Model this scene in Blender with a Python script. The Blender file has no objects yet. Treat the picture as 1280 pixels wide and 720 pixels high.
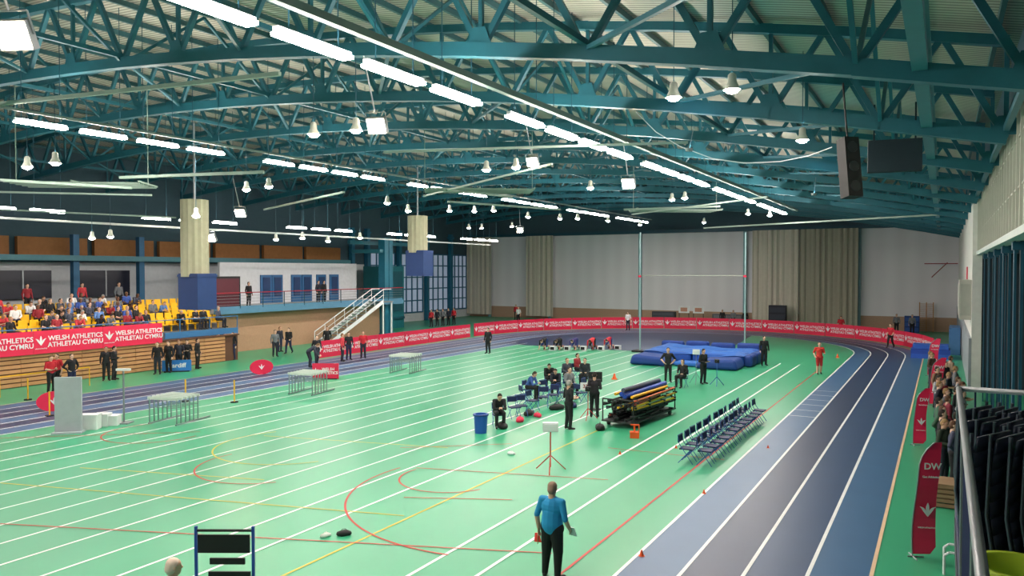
import bpy, math, random
import numpy as np
from mathutils import Vector, Matrix
random.seed(7)
S=bpy.context.scene; C=S.collection
R=math.radians
S.view_settings.view_transform='Standard'
# ---------------- camera
CAMH=5.6; FP=960.0; YAW=R(29.36); PIT=math.atan(22/960)
cd=bpy.data.cameras.new('camera'); cam=bpy.data.objects.new('camera',cd); C.objects.link(cam)
cd.sensor_width=36; cd.lens=27; cd.clip_end=400; cd.clip_start=.05
cam.location=(0,0,CAMH); cam.rotation_euler=(R(90)-PIT,0,YAW); S.camera=cam
_F=Vector((-math.sin(YAW)*math.cos(PIT),math.cos(YAW)*math.cos(PIT),-math.sin(PIT)))
_R=Vector((math.cos(YAW),math.sin(YAW),0)); _U=_R.cross(_F)
def ray(u,v): return _F*FP+_R*(u-640)+_U*(360-v)
def gp(u,v,z=0.0):      # survey point on the horizontal plane z
    d=ray(u,v); t=(z-CAMH)/d.z; return Vector((d.x*t,d.y*t,z))
def yp(u,v,Y):
    d=ray(u,v); t=Y/d.y; return Vector((d.x*t,Y,CAMH+d.z*t))
def xp(u,v,X):
    d=ray(u,v); t=X/d.x; return Vector((X,d.y*t,CAMH+d.z*t))
# ---------------- materials
def lin(c):
    c=c/255.0
    return c/12.92 if c<=.04045 else ((c+.055)/1.055)**2.4
MC={}
def mat(col,rough=.6,metal=0,noise=.12,scale=4.0,emit=0,name=None):
    key=(tuple(col),rough,metal,noise,scale,emit)
    if key in MC: return MC[key]
    m=bpy.data.materials.new(name or 'surface_%d_%d_%d'%tuple(col)); m.use_nodes=True
    nt=m.node_tree; b=nt.nodes['Principled BSDF']
    l=[lin(x) for x in col]
    b.inputs['Roughness'].default_value=rough; b.inputs['Metallic'].default_value=metal
    if emit:
        b.inputs['Base Color'].default_value=(*l,1)
        b.inputs['Emission Color'].default_value=(*l,1); b.inputs['Emission Strength'].default_value=emit
    else:
        tc=nt.nodes.new('ShaderNodeTexCoord'); n=nt.nodes.new('ShaderNodeTexNoise'); n.inputs['Scale'].default_value=scale
        n.inputs['Detail'].default_value=4
        mx=nt.nodes.new('ShaderNodeMix'); mx.data_type='RGBA'
        mx.inputs[6].default_value=(*[x*(1-noise) for x in l],1); mx.inputs[7].default_value=(*[min(1,x*(1+noise)) for x in l],1)
        nt.links.new(tc.outputs['Object'],n.inputs['Vector']); nt.links.new(n.outputs['Fac'],mx.inputs[0]); nt.links.new(mx.outputs[2],b.inputs['Base Color'])
    MC[key]=m; return m
def wavemat(c1,c2,scale,axis='X',rough=.6,bump=.3,name='ribbed',noise=0):
    m=bpy.data.materials.new(name); m.use_nodes=True; nt=m.node_tree; b=nt.nodes['Principled BSDF']
    b.inputs['Roughness'].default_value=rough
    tc=nt.nodes.new('ShaderNodeTexCoord'); w=nt.nodes.new('ShaderNodeTexWave'); w.bands_direction=axis
    w.inputs['Scale'].default_value=scale; w.inputs['Distortion'].default_value=noise
    mx=nt.nodes.new('ShaderNodeMix'); mx.data_type='RGBA'
    mx.inputs[6].default_value=(*[lin(x) for x in c1],1); mx.inputs[7].default_value=(*[lin(x) for x in c2],1)
    bp=nt.nodes.new('ShaderNodeBump'); bp.inputs['Strength'].default_value=bump; bp.inputs['Distance'].default_value=.03
    nt.links.new(tc.outputs['Object'],w.inputs['Vector']); nt.links.new(w.outputs['Fac'],mx.inputs[0]); nt.links.new(mx.outputs[2],b.inputs['Base Color'])
    nt.links.new(w.outputs['Fac'],bp.inputs['Height']); nt.links.new(bp.outputs['Normal'],b.inputs['Normal'])
    return m
TEAL=mat((36,104,120),.45,.1); TEALD=mat((24,74,92),.5); PALE=mat((140,160,150),.5); GREYM=mat((150,155,160),.4,.6)
WHITE=mat((228,230,234),.5); BLACK=mat((18,19,23),.6); RED=mat((222,34,76),.55,noise=.06); DRED=mat((150,22,40),.6)
BLUE=mat((30,70,170),.5); NAVY=mat((24,36,84),.6); YEL=mat((235,180,30),.5); WOOD=mat((176,128,84),.6,noise=.25); STEEL=mat((170,175,180),.3,.9)
ORANGE=mat((235,90,30),.5); GLOW=mat((255,243,232),emit=108,name='tube_glow'); GLOW2=mat((255,246,236),emit=330,name='lamp_glow')
GLOW3=mat((255,222,190),emit=170,name='flood_glow')
# ---------------- mesh builder
class G:
    def __init__(s): s.v=[];s.f=[];s.i=[]
    def quad(s,p,m=0):
        n=len(s.v); s.v+= [tuple(x) for x in p]; s.f.append(tuple(range(n,n+len(p)))); s.i.append(m); return s
    def hexa(s,p,m=0):
        n=len(s.v); s.v+=[tuple(x) for x in p]
        for q in ((0,3,2,1),(4,5,6,7),(0,1,5,4),(1,2,6,5),(2,3,7,6),(3,0,4,7)): s.f.append(tuple(n+k for k in q)); s.i.append(m)
        return s
    def box(s,c,d,m=0,rot=None):
        x,y,z=d[0]/2,d[1]/2,d[2]/2
        P=[Vector(q) for q in ((-x,-y,-z),(x,-y,-z),(x,y,-z),(-x,y,-z),(-x,-y,z),(x,-y,z),(x,y,z),(-x,y,z))]
        if rot is not None: P=[rot@q for q in P]
        return s.hexa([q+Vector(c) for q in P],m)
    def beam(s,a,b,w,h,m=0,up=(0,0,1)):
        a=Vector(a);b=Vector(b);d=(b-a).normalized();x=d.cross(Vector(up))
        if x.length<1e-3: x=d.cross(Vector((0,1,0)))
        x.normalize();y=x.cross(d)
        x*=w/2;y*=h/2
        return s.hexa([a-x-y,a+x-y,b+x-y,b-x-y,a-x+y,a+x+y,b+x+y,b-x+y],m)
    def cyl(s,a,b,ra,rb=None,n=10,m=0):
        rb=ra if rb is None else rb
        a=Vector(a);b=Vector(b);d=(b-a).normalized();x=d.orthogonal().normalized();y=d.cross(x);k=len(s.v)
        for p,r in((a,ra),(b,rb)):
            for i in range(n):
                t=2*math.pi*i/n; s.v.append(tuple(p+x*(r*math.cos(t))+y*(r*math.sin(t))))
        for i in range(n): s.f.append((k+i,k+(i+1)%n,k+n+(i+1)%n,k+n+i)); s.i.append(m)
        s.f.append(tuple(k+i for i in reversed(range(n)))); s.i.append(m); s.f.append(tuple(k+n+i for i in range(n))); s.i.append(m)
        return s
    def path(s,pts,r,n=8,m=0):
        for a,b in zip(pts[:-1],pts[1:]): s.cyl(a,b,r,r,n,m)
        return s
    def lathe(s,prof,c=(0,0,0),n=16,m=0):
        k=len(s.v)
        for r,z in prof:
            for i in range(n):
                t=2*math.pi*i/n; s.v.append((c[0]+r*math.cos(t),c[1]+r*math.sin(t),c[2]+z))
        for j in range(len(prof)-1):
            for i in range(n): s.f.append((k+j*n+i,k+j*n+(i+1)%n,k+(j+1)*n+(i+1)%n,k+(j+1)*n+i)); s.i.append(m)
        return s
    def prism(s,pts,y0,y1,m=0):   # outline in XZ extruded in Y
        n=len(pts);k=len(s.v)
        s.v+=[(p[0],y0,p[1]) for p in pts]+[(p[0],y1,p[1]) for p in pts]
        s.f.append(tuple(k+i for i in range(n)));s.i.append(m);s.f.append(tuple(k+n+i for i in reversed(range(n))));s.i.append(m)
        for i in range(n): s.f.append((k+i,k+n+i,k+n+(i+1)%n,k+(i+1)%n));s.i.append(m)
        return s
    def ob(s,name,mats,parent=None,loc=None,rz=0,smooth=False,rot=None):
        me=bpy.data.meshes.new(name); me.from_pydata(s.v,[],s.f)
        if not isinstance(mats,(list,tuple)): mats=[mats]
        for m in mats: me.materials.append(m)
        me.polygons.foreach_set('material_index',s.i)
        if smooth: me.polygons.foreach_set('use_smooth',[True]*len(s.f))
        me.update()
        o=bpy.data.objects.new(name,me); C.objects.link(o)
        if parent: o.parent=parent
        if loc is not None: o.location=loc
        o.rotation_euler=rot if rot else (0,0,rz)
        return o
def tag(o,label,cat,group=None,kind=None):
    o['label']=label; o['category']=cat
    if group: o['group']=group
    if kind: o['kind']=kind
    return o
def root(name,loc,rz,label,cat,group=None):
    o=bpy.data.objects.new(name,None); o.empty_display_size=.2; C.objects.link(o); o.location=loc; o.rotation_euler=(0,0,rz)
    return tag(o,label,cat,group)
def struct(o): o['kind']='structure'; return o
def dup(o,loc=None,rz=None,label=None,parent=None,first=True):
    n=o.copy(); C.objects.link(n)
    if first:
        if loc is not None: n.location=loc
        if rz is not None: n.rotation_euler=(n.rotation_euler[0],n.rotation_euler[1],rz)
        if label: n['label']=label
    else: n.parent=parent
    for c in list(o.children): dup(c,parent=n,first=False)
    return n
def evalmesh(o):
    bpy.context.view_layer.update()
    dg=bpy.context.evaluated_depsgraph_get(); e=o.evaluated_get(dg)
    me=bpy.data.meshes.new_from_object(e,depsgraph=dg); return me
TX={}
def textmesh(s,size,m,bold=.02,ext=.003):
    k=(s,size,m.name)
    if k in TX: return TX[k]
    cu=bpy.data.curves.new('t','FONT'); cu.body=s; cu.size=size; cu.align_x='CENTER'; cu.align_y='CENTER'; cu.offset=bold*size; cu.extrude=ext; cu.resolution_u=3
    cu.space_line=.95
    o=bpy.data.objects.new('t',cu); C.objects.link(o); me=evalmesh(o); bpy.data.objects.remove(o); me.materials.clear(); me.materials.append(m); TX[k]=me; return me
def text(s,size,m,parent,loc,rot=(math.pi/2,0,0)):
    o=bpy.data.objects.new('lettering',textmesh(s,size,m)); C.objects.link(o); o.parent=parent; o.location=loc; o.rotation_euler=rot; return o
def emblem(parent,loc,s,m):
    # three feathers rising from one point, outer two curling outwards
    g=G()
    for sd,sp,H in((-1,.46,.82),(0,0,1.0),(1,.46,.82)):
        cl=[];n=9
        for i in range(n+1):
            f=i/n; x=sd*(sp*f**1.1+.16*max(0,f-.7)/.3*.5); z=H*f-(.10*max(0,f-.8)/.2 if sd else 0); w=.02+.13*math.sin(min(1,f*1.02)*math.pi)**.8*(.5+.6*f)
            cl.append((x,z,w))
        L_=[(x-w,z) for x,z,w in cl]; R_=[(x+w*.75,z) for x,z,w in reversed(cl)]
        g.prism([(x*s,(z-.45)*s) for x,z in L_+R_],-.004,.004)
    return g.ob('emblem',m,parent,loc)
def bev(o,w,s=3):
    b=o.modifiers.new('b','BEVEL'); b.width=w; b.segments=s; return o

# ================= SETTING
def zb(x): return 8.6+3.75*(1-((x+32)/33.4)**2)
def zt(x): return zb(x)+2.5
XL,XR,YN,YF=-51.0,1.4,-12.0,80.0
CX,CY=-17.55,55.5
g=G()
g.quad([(XL,YN,0),(6,YN,0),(6,YF,0),(XL,YF,0)],0)
def ribbon(r0,r1,z,m,ya=YN,left=True,n=40):
    def P(r): 
        L=[(CX+r,ya)]+[(CX+r*math.cos(math.pi*i/n),CY+r*math.sin(math.pi*i/n)) for i in range(n+1)]
        if left: L.append((CX-r,ya))
        return L
    A,B=P(r0),P(r1)
    for i in range(len(A)-1): g.quad([(*A[i],z),(*B[i],z),(*B[i+1],z),(*A[i+1],z)],m)
R0=12.35; LW=1.025
for i in range(4): ribbon(R0+i*LW,R0+(i+1)*LW,.004,[1,2,7,1][i])
for i in range(5): ribbon(R0+i*LW-.035,R0+i*LW+.035,.010,3 if i<4 else 6)
def strip(a,b,w,m,z=.008):
    a=Vector((a[0],a[1],0));b=Vector((b[0],b[1],0));d=(b-a).normalized();n=Vector((-d.y,d.x,0))*w/2
    g.quad([(*(a-n).xy,z),(*(a+n).xy,z),(*(b+n).xy,z),(*(b-n).xy,z)],m)
for k,(x0,x1) in enumerate(((-29.9,-28.9),(-28.9,-27.9))):
    g.quad([(x0,YN,.004),(x1,YN,.004),(x1,52,.004),(x0,52,.004)],2-k)
for x in (-28.9,-27.9): strip((x,YN),(x,52),.07,3,.011)
ap=[(-29.9,50.5),(-13.5,50.5),(-13.5,58)]+[(CX+12.35*math.cos(R(a)),CY+12.35*math.sin(R(a))) for a in range(75,181,8)]
g.quad([(x,y,.0045) for x,y in ap],2)
for x in [-7.4,-8.5]: strip((x,YN),(x,48),.075,3)
x=-11.9
xs=[]
while x>-27: xs.append(x); x-=1.22
for x in xs: strip((x,YN),(x,50.4),.07,3)
strip((-6.1,YN),(-6.1,46),.055,4); strip((-10.5,6),(-10.5,25),.055,5)
for k in range(6): strip((CX+R0,31+1.4*k),(CX+R0+1,31+1.4*k),.05,3,.012)
for a,b,m in (((0,604),(505,645),5),((0,655),(690,692),4),((520,585),(760,600),4),((505,622),(640,625),4),((0,548),(250,540),4),((760,560),(905,575),4),((330,545),(560,560),5),((100,585),(330,600),5),((500,560),(640,555),4)):
    strip(gp(*a),gp(*b),.045,m,.009)
def arc(p,q,r,m,w=.05):
    A,B,D=[gp(*t).xy for t in (p,q,r)]
    ax,ay,bx,by,cx,cy=*A,*B,*D
    d=2*(ax*(by-cy)+bx*(cy-ay)+cx*(ay-by)); ux=((ax*ax+ay*ay)*(by-cy)+(bx*bx+by*by)*(cy-ay)+(cx*cx+cy*cy)*(ay-by))/d
    uy=((ax*ax+ay*ay)*(cx-bx)+(bx*bx+by*by)*(ax-cx)+(cx*cx+cy*cy)*(bx-ax))/d
    rr=math.hypot(ax-ux,ay-uy); t0=math.atan2(ay-uy,ax-ux);t1=math.atan2(by-uy,bx-ux);t2=math.atan2(cy-uy,cx-ux)
    def nr(t,b): 
        while t<b: t+=2*math.pi
        while t>=b+2*math.pi: t-=2*math.pi
        return t
    e=nr(t2,t0); mdl=nr(t1,t0)
    if mdl>e: e-=2*math.pi
    P=[(ux+rr*math.cos(t0+(e-t0)*i/40),uy+rr*math.sin(t0+(e-t0)*i/40)) for i in range(41)]
    for a,b in zip(P[:-1],P[1:]): strip(a,b,w,m,.0095)
arc((500,585),(432,628),(560,694),4); arc((345,540),(284,552),(398,577),5); arc((290,568),(245,585),(345,603),4); arc((190,530),(150,536),(245,545),4); arc((520,587),(500,597),(600,612),4)
GREEN=mat((58,162,120),.34,noise=.09,scale=.6,name='sports_floor_green')
TRK1=mat((58,98,138),.42,noise=.1,scale=1.2); TRK2=mat((36,56,90),.42,noise=.1,scale=1.2)
LINE=mat((236,240,240),.5); LR=mat((190,50,44),.5); LY=mat((206,186,50),.5)
struct(g.ob('floor',[GREEN,TRK1,TRK2,LINE,LR,LY,mat((226,196,160),.5),mat((42,70,108),.42,noise=.1,scale=1.2)]))

g=G(); N=40; xsn=[XL+(XR+.2-XL)*i/N for i in range(N+1)]
for a,b in zip(xsn[:-1],xsn[1:]): g.quad([(a,YN,zt(a)),(b,YN,zt(b)),(b,YF,zt(b)),(a,YF,zt(a))],0)
DECK=wavemat((130,127,118),(200,194,180),1.6,'Y',bump=.4,name='roof_deck')
struct(g.ob('ceiling',DECK))
WALLG=wavemat((224,222,228),(230,228,234),.18,'X',bump=.05,name='far_wall_panels')
g=G(); Y=YF
g.quad([(XL,Y,1.3),(XR,Y,1.3),(XR,Y,9.7),(XL,Y,9.7)],0); g.quad([(XL,Y,0),(XR,Y,0),(XR,Y,1.3),(XL,Y,1.3)],1)
g.quad([(XL,Y,9.7),(XR,Y,9.7),(XR,Y,15.2),(XL,Y,15.2)],2)
BRICK=mat((176,146,124),.8,noise=.2,scale=12)
DARKW=mat((56,82,94),.8)
struct(g.ob('wall_far',[WALLG,BRICK,DARKW]))
g=G(); g.quad([(XL,YN,0),(XL,YN,15),(6,YN,15),(6,YN,0)],0); struct(g.ob('wall_near',mat((150,155,160),.8)))
g=G()
g.quad([(XL,YN,0),(XL,YF,0),(XL,YF,6.2),(XL,YN,6.2)],0); g.quad([(XL,YN,6.2),(XL,YF,6.2),(XL,YF,13.8),(XL,YN,13.8)],1)
struct(g.ob('wall_left',[mat((206,210,216),.8),DARKW]))
LOUV=wavemat((226,226,216),(206,208,198),.9,'Y',bump=.6,name='cream_cladding')
g=G(); g.box((1.55,15,8.0),(.3,54,3.1),0)
for k in range(54): g.box((1.37,-11+k*1,8.0),(.06,.08,3.1),1)
for k in range(2): g.box((1.385,15,7.4+k*1.1),(.03,54,.04),1)
g.box((1.5,15,6.4),(.4,54,.16),2); g.box((1.5,15,9.9),(.4,54,.9),3)
struct(g.ob('wall_right',[LOUV,mat((184,184,174),.6),mat((220,226,224),.5),TEALD]))
g=G(); g.box((1.35,61,4.9),(.4,38,9.8),0); g.box((1.1,61,1.2),(.12,38,2.4),1); struct(g.ob('wall_right_far',[mat((226,224,220),.8),mat((150,158,166),.7)]))
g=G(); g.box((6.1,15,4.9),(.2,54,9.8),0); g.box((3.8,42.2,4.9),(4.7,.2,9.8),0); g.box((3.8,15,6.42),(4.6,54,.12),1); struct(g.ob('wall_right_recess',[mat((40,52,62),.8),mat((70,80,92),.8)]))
for k in range(9):
    y=10.5+k*4
    g=G().box((1.65,y,3.2),(.06,.34,6.4)).box((1.5,y,3.2),(.03,.3,6.4)).box((1.8,y,3.2),(.03,.3,6.4)).box((1.65,y,6.2),(.4,.4,.2))
    o=g.ob('column',mat((20,80,104),.5)); tag(o,'dark teal steel column under the gallery cladding','column','gallery columns')
for k,u in enumerate((612,687,800,931,1074)):
    X=yp(u,340,79.7).x
    o=G().box((X,79.75,4.85),(.3,.3,9.7)).ob('column',mat((120,160,170),.5)); tag(o,'pale teal steel column against the end wall','column','end wall columns')
g=G(); g.box((-25,79.6,9.75),(52,.3,.35)); struct(g.ob('trim_1',TEALD))
def curtain(x0,x1,y,z0,z1,col,nw,label,amp=.05):
    g=G(); n=nw*8
    P=[(x0+(x1-x0)*i/n+.04*math.sin(i*1.7),y+amp*math.sin(2*math.pi*i/8)+.05*math.sin(i*.61)) for i in range(n+1)]
    for (a,b),(c,d) in zip(P[:-1],P[1:]): g.quad([(a,b,z0),(c,d,z0),(c,d,z1),(a,b,z1)])
    o=g.ob('curtain',mat(col,.85,noise=.08),smooth=True); o['label']=label; o['category']='curtain'; return o
for u0,u1,c,nw in ((583,614,(194,188,174),6),(657,691,(194,188,174),6),(940,998,(204,198,184),9),(999,1073,(164,160,144),11)):
    curtain(yp(u0,340,79).x,yp(u1,340,79).x,79.1,.3,9.6,c,nw,'tall gathered beige divider curtain hanging against the end wall')
for k,(ya,yb) in enumerate(((61,65),(66,70),(71,75),(75.6,79))):
    g=G(); g.box((XL+.06,(ya+yb)/2,4.2),(.1,yb-ya,6.4),0)
    for j in range(5): g.box((XL+.14,ya+(yb-ya)*j/4,4.2),(.1,.16,6.5),1)
    for j in range(6): g.box((XL+.15,(ya+yb)/2,1.0+j*1.28),(.1,yb-ya,.13),1)
    struct(g.ob('window_%d'%(k+1),[mat((176,190,214),.3,emit=.25),mat((34,96,130),.5)]))
for y in (58,60.3,65.5,70.5,75.3):
    o=G().box((XL+.35,y,4.9),(.45,.4,9.8)).box((XL+.35,y,9.4),(.6,.6,.2)).ob('column',mat((30,104,134),.5)); tag(o,'blue steel column beside the glazed wall','column','side wall columns')
o=G().box((-47.5,59,3.0),(2.6,3.0,6.0)).box((-46.1,59,3.6),(.1,2.2,3.8),1).box((-46.0,59,1.0),(.1,2.6,.2),1).ob('equipment_enclosure',[mat((26,108,120),.5),mat((20,80,96),.5)]); tag(o,'teal steel enclosure standing by the side wall','enclosure')
g=G(); 
for k in range(9): g.box((-50.7,14+k*5,7.1),(.3,4.5,1.3),0)
g.box((-50.6,34,6.25),(.3,44,.2),1); struct(g.ob('trim_2',[mat((150,100,54),.7,noise=.2),TEALD]))

# ================= ROOF STEEL
NX=20; xn=[1.2-i*(52.2/NX) for i in range(NX+1)]
def build_truss(y):
    t=root('roof_truss',(0,y,0),0,'teal arched steel roof truss with diagonal bracing','roof truss','roof trusses')
    g=G()
    for a,b in zip(xn[:-1],xn[1:]): g.beam((a+.03,0,zb(a)),(b-.03,0,zb(b)),.26,.32)
    g.ob('bottom_chord',TEAL,t)
    g=G()
    for a,b in zip(xn[:-1],xn[1:]): g.beam((a+.03,0,zt(a)-.3),(b-.03,0,zt(b)-.3),.22,.24)
    g.ob('top_chord',TEAL,t)
    for i in range(NX):
        m=(xn[i]+xn[i+1])/2
        for a in (xn[i],xn[i+1]):
            G().beam((a,0,zb(a)),(m,0,zt(m)-.3),.13,.14).ob('brace',TEAL,t)
    for i in range(0,NX+1,2):
        a=xn[i]; G().beam((a,0,zb(a)),(a,0,zt(a)-.3),.10,.10).ob('post',TEAL,t)
        G().prism([(a-.34,zb(a)+.05),(a+.34,zb(a)+.05),(a+.16,zb(a)+.5),(a-.16,zb(a)+.5)],-.11,-.09).ob('gusset_plate',TEAL,t)
    return t
T0=build_truss(15)
TY=[3,9,21,27,33,39,45,51,57,63,69,75,79.2]
for y in TY: dup(T0,(0,y,0))
for i in range(30):
    x=1.0-i*1.78
    o=G().beam((x,YN,0),(x,YF,0),.10,.18).ob('purlin',mat((52,98,106),.5),loc=(0,0,zt(x)-.14)); tag(o,'slim teal roof purlin running under the deck','purlin','roof purlins')
for i in range(0,NX+1,3):
    x=xn[i]
    o=G().beam((x,YN,0),(x,YF,0),.12,.13).ob('roof_girder',TEAL,loc=(0,0,zb(x)+.2)); tag(o,'long teal steel girder linking the roof trusses','roof girder','roof girders')
allY=sorted(TY+[15])
for bi,(ya,yb) in enumerate(zip(allY[1:-1],allY[2:])):
    for i in range(1,NX,4):
        x=xn[i]; x2=xn[min(NX,i+2)]; ym=(ya+yb)/2
        for (p,q) in (((x,ya,zb(x)),(x,ym,zt(x)-.25)),((x,yb,zb(x)),(x,ym,zt(x)-.25)),((x,ya,zb(x)+.1),(x2,yb,zb(x2)+.1))):
            o=G().beam(p,q,.09,.09).ob('sway_brace',TEAL); tag(o,'thin teal diagonal sway brace between roof trusses','roof brace','roof sway braces')
o=G().beam((-.4,YN,9.15),(-.4,YF,9.15),.24,.3).box((-.4,34,9.35),(.34,92,.05)).ob('eaves_girder',mat((60,128,142),.4)); tag(o,'long teal eaves girder running beside the cladding','roof girder')
def rail(a,b,r,m,label,name='service_rail'):
    o=G().beam(a,b,r*2,r*2).ob(name,m); tag(o,label,'rail','overhead service rails'); return o
rail((-8.9,YN,9.75),(-8.9,56,9.75),.07,mat((120,140,136),.5),'pale steel conduit rail running beside the strip lights')
rail((-24.2,YN,10.4),(-24.2,70,10.4),.04,mat((110,130,126),.5),'pale steel conduit rail running beside the strip lights')
rail((-36,YN,7.9),(-36,60,7.9),.05,mat((205,212,210),.5),'white curtain rail hung below the roof')
for k,(a,b,z) in enumerate((((0,262),(220,272),8.2),((0,225),(165,235),8.6),((150,222),(330,215),9),((530,245),(690,205),9.1),((540,236),(640,246),9.1),((780,262),(900,258),9),((790,268),(960,246),8.9),((330,262),(430,240),9),((0,130),(350,92),10.5),((480,190),(860,178),9.4),((560,252),(700,262),8.8),((880,285),(1180,268),8.9),((0,240),(190,244),8.6))):
    rail(gp(*a,z),gp(*b,z),.035+.008*(k%3),PALE,'pale green steel net track hung below the roof','net_track')
for (u,v,z,l) in ((600,236,9.3,5),(850,262,9.1,5),(90,228,9.0,5)):
    p=gp(u,v,z); g=G()
    for k in range(5): g.beam((-l/2,k*.45,0),(l/2,k*.45,0),.06,.06)
    for x in (-l/2,0,l/2): g.beam((x,-.1,.06),(x,1.9,.06),.06,.06)
    for x in (-l/2,l/2): g.beam((x,.9,0),(x,.9,zb(p.x)-z+.6),.03,.03)
    o=g.ob('hanging_net_ladder',PALE,loc=p,rz=R(35)); tag(o,'pale green ladder-like net carrier hung under the roof','net carrier','hanging net carriers')

# ================= LIGHTS
def strip_light(x,y,z,group,l=1.7):
    t=root('strip_light',(x,y,z),0,'long white fluorescent strip light hanging from the roof','ceiling light',group)
    G().box((0,0,.07),(.12,l+.06,.08)).ob('housing',WHITE,t)
    G().box((0,0,-.0),(.26,l,.06)).ob('diffuser',GLOW,t)
    for s in(-.6,.6): G().cyl((0,s,.1),(0,s,zt(x)-z),.012,n=6).ob('hanger',TEALD,t)
    return t
L1=strip_light(-9.6,7.8,9.5,'strip lights',1.75)
L2=strip_light(-25,14,10.2,'strip lights',1.55)
L3=strip_light(-36,16,8.3,'strip lights',1.5)
for st in range(-2,50,10):
    for k in range(4):
        if (st,k)!=(8,0): dup(L1,(-9.6,st-.2+2.25*k,9.5))
for st in range(-6,70,10):
    for k in range(4):
        if (st,k)!=(14,0): dup(L2,(-25,st+2.08*k,10.2))
for st in (6,16,26,36,46,56):
    for k in range(3):
        if (st,k)!=(16,0): dup(L3,(-36,st+2.2*k,8.3))
def pendant(p):
    t=root('pendant_lamp',p,0,'bell-shaped high-bay lamp glowing under the roof','ceiling light','pendant lamps')
    G().lathe([(.04,.26),(.08,.22),(.09,.08),(.15,-.04),(.165,-.07)],n=14).ob('lamp_shade',mat((215,215,205),.4),t,smooth=True)
    G().lathe([(0,-.0),(.07,-.03),(.13,-.07),(.10,-.12),(0,-.15)],n=12).ob('bulb',GLOW2,t,smooth=True)
    G().cyl((0,0,.22),(0,0,2.2),.01,n=6).ob('hanger',TEALD,t)
    return t
PD=[(842,118,9.2),(915,108,9.2),(392,165,9.2),(445,160,9.2),(1003,172,9.0),(34,206,8.8),(69,201,8.8),(308,235,8.8),(336,231,8.8),(608,210,9.2),(484,252,8.8),(738,233,9.2),(593,263,9.2),(617,262,9.2),(645,207,9.2),(760,275,9.2),(840,248,9.2),(856,246,9.2),(935,266,9.2),(115,296,7.2),(138,294,7.2),(586,284,9),(602,284,9),(700,272,9),(722,272,9),(962,268,9.2),(562,262,9),(345,298,7.4),(378,296,7.4),(410,300,7.4),(450,296,7.6),(245,268,7.8),(510,262,8.6),(660,270,9),(880,277,9.2),(800,280,9.2),(640,282,9)]
pr=None
for u,v,z in PD:
    p=gp(u,v,z)
    if pr is None: pr=pendant(p)
    else: dup(pr,p)
def flood(p,rx,rz,s=1):
    t=root('floodlight',p,rz,'square floodlight with warm bright face under the roof','floodlight','floodlights'); t.rotation_euler=(rx,0,rz); t.scale=(s,s,s)
    G().box((0,.08,0),(.46,.14,.38)).ob('housing',GREYM,t); G().box((0,0,0),(.4,.03,.32)).ob('lens',GLOW3,t)
    G().path([(-.25,.1,0),(-.25,.1,.3),(.25,.1,.3),(.25,.1,0)],.015,6).ob('bracket',GREYM,t); G().cyl((0,.1,.3),(0,.1,1.6),.02,n=6).ob('hanger',GREYM,t)
    return t
for k,(u,v,z,s) in enumerate(((15,45,9.3,1.2),(470,158,9.3,1.1),(785,230,9.3,1.2),(300,267,8.6,1.2),(263,298,7.4,1.2),(665,203,9.3,.9),(650,288,8.6,1))):
    flood(gp(u,v,z),R(28),R(25-10*(k%3)),s)
for u,v,Y in ((868,158,21),(1020,222,33)):  # added lamps standing in for the bluish light on the roof beams
    P=yp(u,v,Y); z=min(P.z,zb(P.x))-.75
    t=root('added_uplight',(P.x,Y-.5,z),0,'small added cyan lamp tinting a roof beam','added_uplight','added beam lamps')
    G().lathe([(0,0),(.09,0),(.11,.08),(.1,.08),(.08,.02)],n=12).ob('housing',GREYM,t); G().cyl((0,0,0),(0,.45,.75),.012,n=6).ob('arm',GREYM,t)
    G().lathe([(0,.07),(.09,.07)],n=12).ob('lens',mat((120,225,255),emit=260,name='added_uplight_glow'),t)
wd=bpy.data.worlds.new('world'); S.world=wd; wd.use_nodes=True; wd.node_tree.nodes['Background'].inputs[0].default_value=(.5,.6,.65,1); wd.node_tree.nodes['Background'].inputs[1].default_value=.3

# ================= PEOPLE
def capsule(gg,a,b,ra,rb,flat,lat,n=12,m=5):
    a=Vector(a);b=Vector(b);d=b-a
    if d.length<1e-4: d=Vector((0,0,1e-3))
    d=d.normalized();x=Vector(lat)-d*Vector(lat).dot(d)
    if x.length<.1: x=d.orthogonal()
    x.normalize();y=d.cross(x);k=len(gg.v);rings=[]
    for i in range(1,m): t=math.pi/2*i/m; rings.append((a-d*ra*math.cos(t),ra*math.sin(t)))
    rings.append((a,ra)); rings.append((b,rb))
    for i in range(m-1,0,-1): t=math.pi/2*i/m; rings.append((b+d*rb*math.cos(t),rb*math.sin(t)))
    for p,r in rings:
        for i in range(n):
            t=2*math.pi*i/n; gg.v.append(tuple(p+x*(r*math.cos(t))+y*(r*flat*math.sin(t))))
    for j in range(len(rings)-1):
        for i in range(n): gg.f.append((k+j*n+i,k+j*n+(i+1)%n,k+(j+1)*n+(i+1)%n,k+(j+1)*n+i)); gg.i.append(0)
    gg.f.append(tuple(k+i for i in reversed(range(n)))); gg.i.append(0)
    q=k+(len(rings)-1)*n; gg.f.append(tuple(q+i for i in range(n))); gg.i.append(0)
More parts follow.
